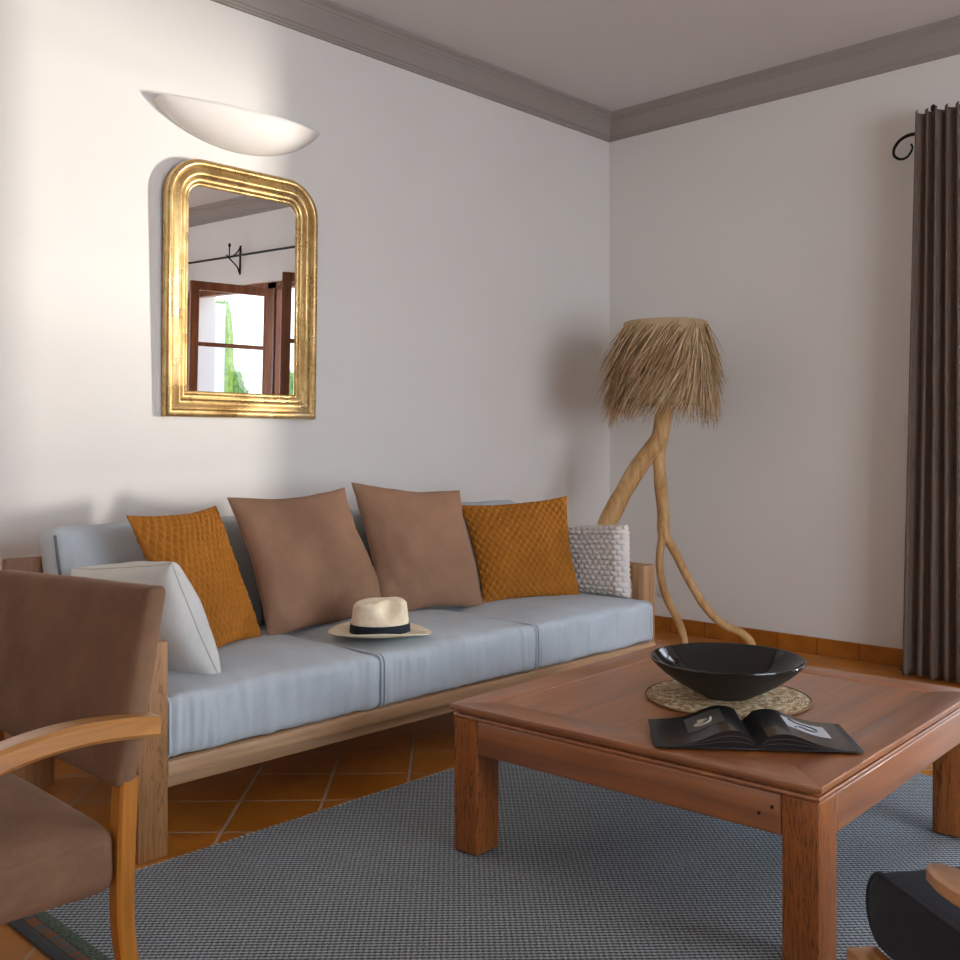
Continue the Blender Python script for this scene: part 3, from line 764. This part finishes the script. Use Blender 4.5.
for y_ in (-1.88, -4.13, -5.84):
    pl = spline([(X0-.012, y_, RZc-.13), (X0-.035, y_, RZc-.08), (RXc, y_, RZc-.012), (RXc-.03, y_, RZc+.015)], 6)
    pu = spline([(X0-.006, y_, RZc+.10), (X0-.05, y_, RZc+.04), (RXc, y_, RZc-.012)], 6)
    mk('bracket', merge(tube(pl, .007, 8), tube(pu, .006, 8), box(X0-.008, X0, y_-.012, y_+.012, RZc-.15, RZc+.12, .002),
                        lathe([(0, .10), (.008, .102), (.013, .115), (.012, .13), (.006, .138), (0, .14)], 12, (RXc, y_, RZc-.012)), tube([(RXc, y_, RZc-.01), (RXc, y_, RZc+.10)], .006)), M_black, t)
NP = 5
def cur(u, v_, ys=-1.81, ye=-2.05):
    z = .012+v_*2.775
    fl = (1-v_)
    y = ys+(ye-ys)*u + .055*fl*(1-u)-.02*fl*u
    ph_ = u*NP*2*PI+.35*math.sin(v_*3+u*9)
    amp = (.030+.018*fl)*(1+.25*math.sin(u*13.0+1))
    x = RXc-.066+amp*math.cos(ph_)
    y += .012*math.sin(2*ph_)*(.6+fl)
    top = max(0, (v_-.965)/.035)
    if v_ < .02 and u < .06: y += .03*(1-v_/.02)*(1-u/.06)
    z += .010*top*math.sin(ph_*1)*(1)
    return (x, y, z)
cu = mk('curtain', grid(lambda u, v_: cur(u, v_), NP*16, 60), M_cur, None, angle=2); solid(cu, .003)
tag(cu, 'long taupe pleated curtain hanging beside the french doors at the right', 'curtain')

# ------------------------------------------------------------------ socket and switch
M_pla = plain('white_plastic', '#dcd6d0', .5)
t = thing('wall_socket', 'small white socket plate low on the right wall behind the lamp', 'socket', (X0, -.22, .245))
mk('plate', box(X0-.006, X0, -.262, -.178, .205, .285, .002), M_pla, t)
mk('socket_insert', lathe([(0, 0), (.018, 0), (.018, .003), (0, .003)], 20), M_pla, t, local=True).matrix_local = Matrix.Translation((-.006, 0, 0)) @ Matrix.Rotation(-PI/2, 4, 'Y')
t = thing('light_switch', 'white switch plate on the wall just left of the curtain', 'light switch', (X0, -1.73, 1.26))
mk('plate', box(X0-.008, X0, -1.775, -1.693, 1.218, 1.302, .002), M_pla, t)
mk('rocker', box(X0-.011, X0-.007, -1.76, -1.708, 1.233, 1.287, .001), M_pla, t)

# ------------------------------------------------------------------ brown armchair (left)
M_cw = wood('chair_beech', '#c8862e', '#a3661e', 'z', 0.35, coat=.2)
M_cwx = wood('chair_beech_arm', '#c48c48', '#a26a2c', 'x', 0.32, coat=.9)
M_vel = fabric('brown_velvet', '#785b47', 500, 0.85, 0.14, sheen=0.25, sheen_tint=lin('#b89a88'), bump=.15)
t = thing('armchair', 'brown upholstered armchair with curved light wood arms at the left', 'armchair', (-4.35, -1.46, LZ))
YN, YFc = -1.83, -1.03
def lean(x, z): return x+(z-.47)*.185
# backrest: leaning slab with rounded corners
V, F = soft_box(-.024, .024, YN, YFc, .0, .395, .016, .014, (6, 26, 18), .0025, 21, (-1, 0, 0))
V = [(-4.082+x+z*.18, y, .464+z*(1-.085*(y-YN)/(YFc-YN))) for x, y, z in V]
mk('backrest', (V, F), M_vel, t)
V, F = soft_box(-4.66, -4.098, YN+.002, YFc-.002, .258, .385, .034, .05, (34, 30, 10), .003, 22)
V = [(x, y, z+.0*x) for x, y, z in V]
mk('seat', (V, F), M_vel, t)
def chleg(pts, sec, name='leg', mat=None):
    P_ = spline(pts, 6); mk(name, sweep(P_, lambda i: sec(i/(len(P_)-1)), up=(0, 1, 0)), mat or M_cw, t, angle=.7)
def rect(a, b, c=.006): return [(-a, -b+c), (-a+c, -b), (a-c, -b), (a, -b+c), (a, b-c), (a-c, b), (-a+c, b), (-a, b-c)]
for y_ in (YN+.024, YFc-.024):
    chleg([(-4.072, y_, .478), (-4.076, y_, .40), (-4.080, y_, .28), (-4.078, y_, .17), (-4.060, y_, .06), (-4.045, y_, LZ+.003)], lambda q: rect(.021-.004*q, .023-.003*q))
    chleg([(-4.645, y_, .47), (-4.645, y_, .38), (-4.642, y_, .2), (-4.640, y_, LZ+.003)], lambda q: rect(.019, .022-.004*q))
for y_, sg in ((YN-.016, -1), (YFc+.016, 1)):
    pts = spline([(-4.032, y_, .582), (-4.10, y_+sg*.004, .592), (-4.19, y_+sg*.006, .598), (-4.28, y_+sg*.006, .592), (-4.38, y_+sg*.004, .572), (-4.48, y_, .543), (-4.58, y_, .505), (-4.645, y_-sg*.01, .455)], 6)
    n_ = len(pts)
    mk('armrest', sweep(pts, lambda i: rect(.026+.005*math.sin(i/n_*PI), .021+.006*(i/n_)**2, .008), up=(0, 0, 1)), M_cwx, t, angle=.7)
mk('seat_rail', box(-4.62, -4.12, YN+.04, YFc-.04, .268, .30), M_cw, t, smooth=False)

# ------------------------------------------------------------------ charcoal armchair (bottom right)
M_char = fabric('charcoal_wool', '#303239', 500, 0.9, 0.10, sheen=.2, sheen_tint=lin('#8a93a5'))
M_aw = wood('lounge_oak', '#cf9350', '#a86c30', 'x', 0.3, coat=1)
t = thing('armchair', 'charcoal upholstered armchair with oak arm at the bottom right corner', 'armchair', (-3.355, -3.043, LZ), (0, 0, math.atan2(.8, .6)))
ol_ = [(-.56, .412), (-.30, .416), (-.06, .414)]+[(-.012+.050*math.sin(a*PI/12), .352+.062*math.cos(a*PI/12)) for a in range(0, 13)]+[(-.06, .289), (-.56, .289)]
sc2 = mk('seat_cushion', prism(ol_, 'y', -.54, 0, .012), M_char, t, local=True, angle=1.0)
pp = [(x, -.004, z) for x, z in ol_[:-1]]
mk('piping', tube(spline(pp, 3), .0032, 6, up=(0, 1, 0)), fabric('charcoal_piping', '#3f4148', 500), sc2, local=True)
V, F = soft_box(-.70, -.56, -.54, 0, .30, .86, .055, .02, (12, 26, 24), .002, 33)
V = [(x-(z-.3)*.18, y, z) for x, y, z in V]
mk('back_cushion', (V, F), M_char, t, local=True)
for y0_, y1_ in ((.004, .058), (-.598, -.544)):
    mk('leg', box(-.055, .0, y0_, y1_, 0, .292, .004), M_aw, t, local=True)
    mk('leg', box(-.66, -.61, y0_, y1_, 0, .50, .004), M_aw, t, local=True)
    mk('side_rail', box(-.61, -.055, y0_+.008, y1_-.008, .215, .275, .003), M_aw, t, local=True)
    ym = (y0_+y1_)/2+.01*(1 if y0_ > 0 else -1)
    pts = [(-.225+.0, ym, .508)]+[(-.225-.42*k/10, ym, .508+.012*math.sin(k/10*PI)) for k in range(1, 11)]
    wfn = lambda i: .034*min(1, .45+i*.38)
    mk('armrest', sweep(pts, lambda i: rect(wfn(i), .014, .006), up=(0, 0, 1)), M_aw, t, local=True, angle=.7)
    mk('arm_support', box(-.50, -.455, y0_+.008, y1_-.008, .275, .50, .004), M_aw, t, local=True)
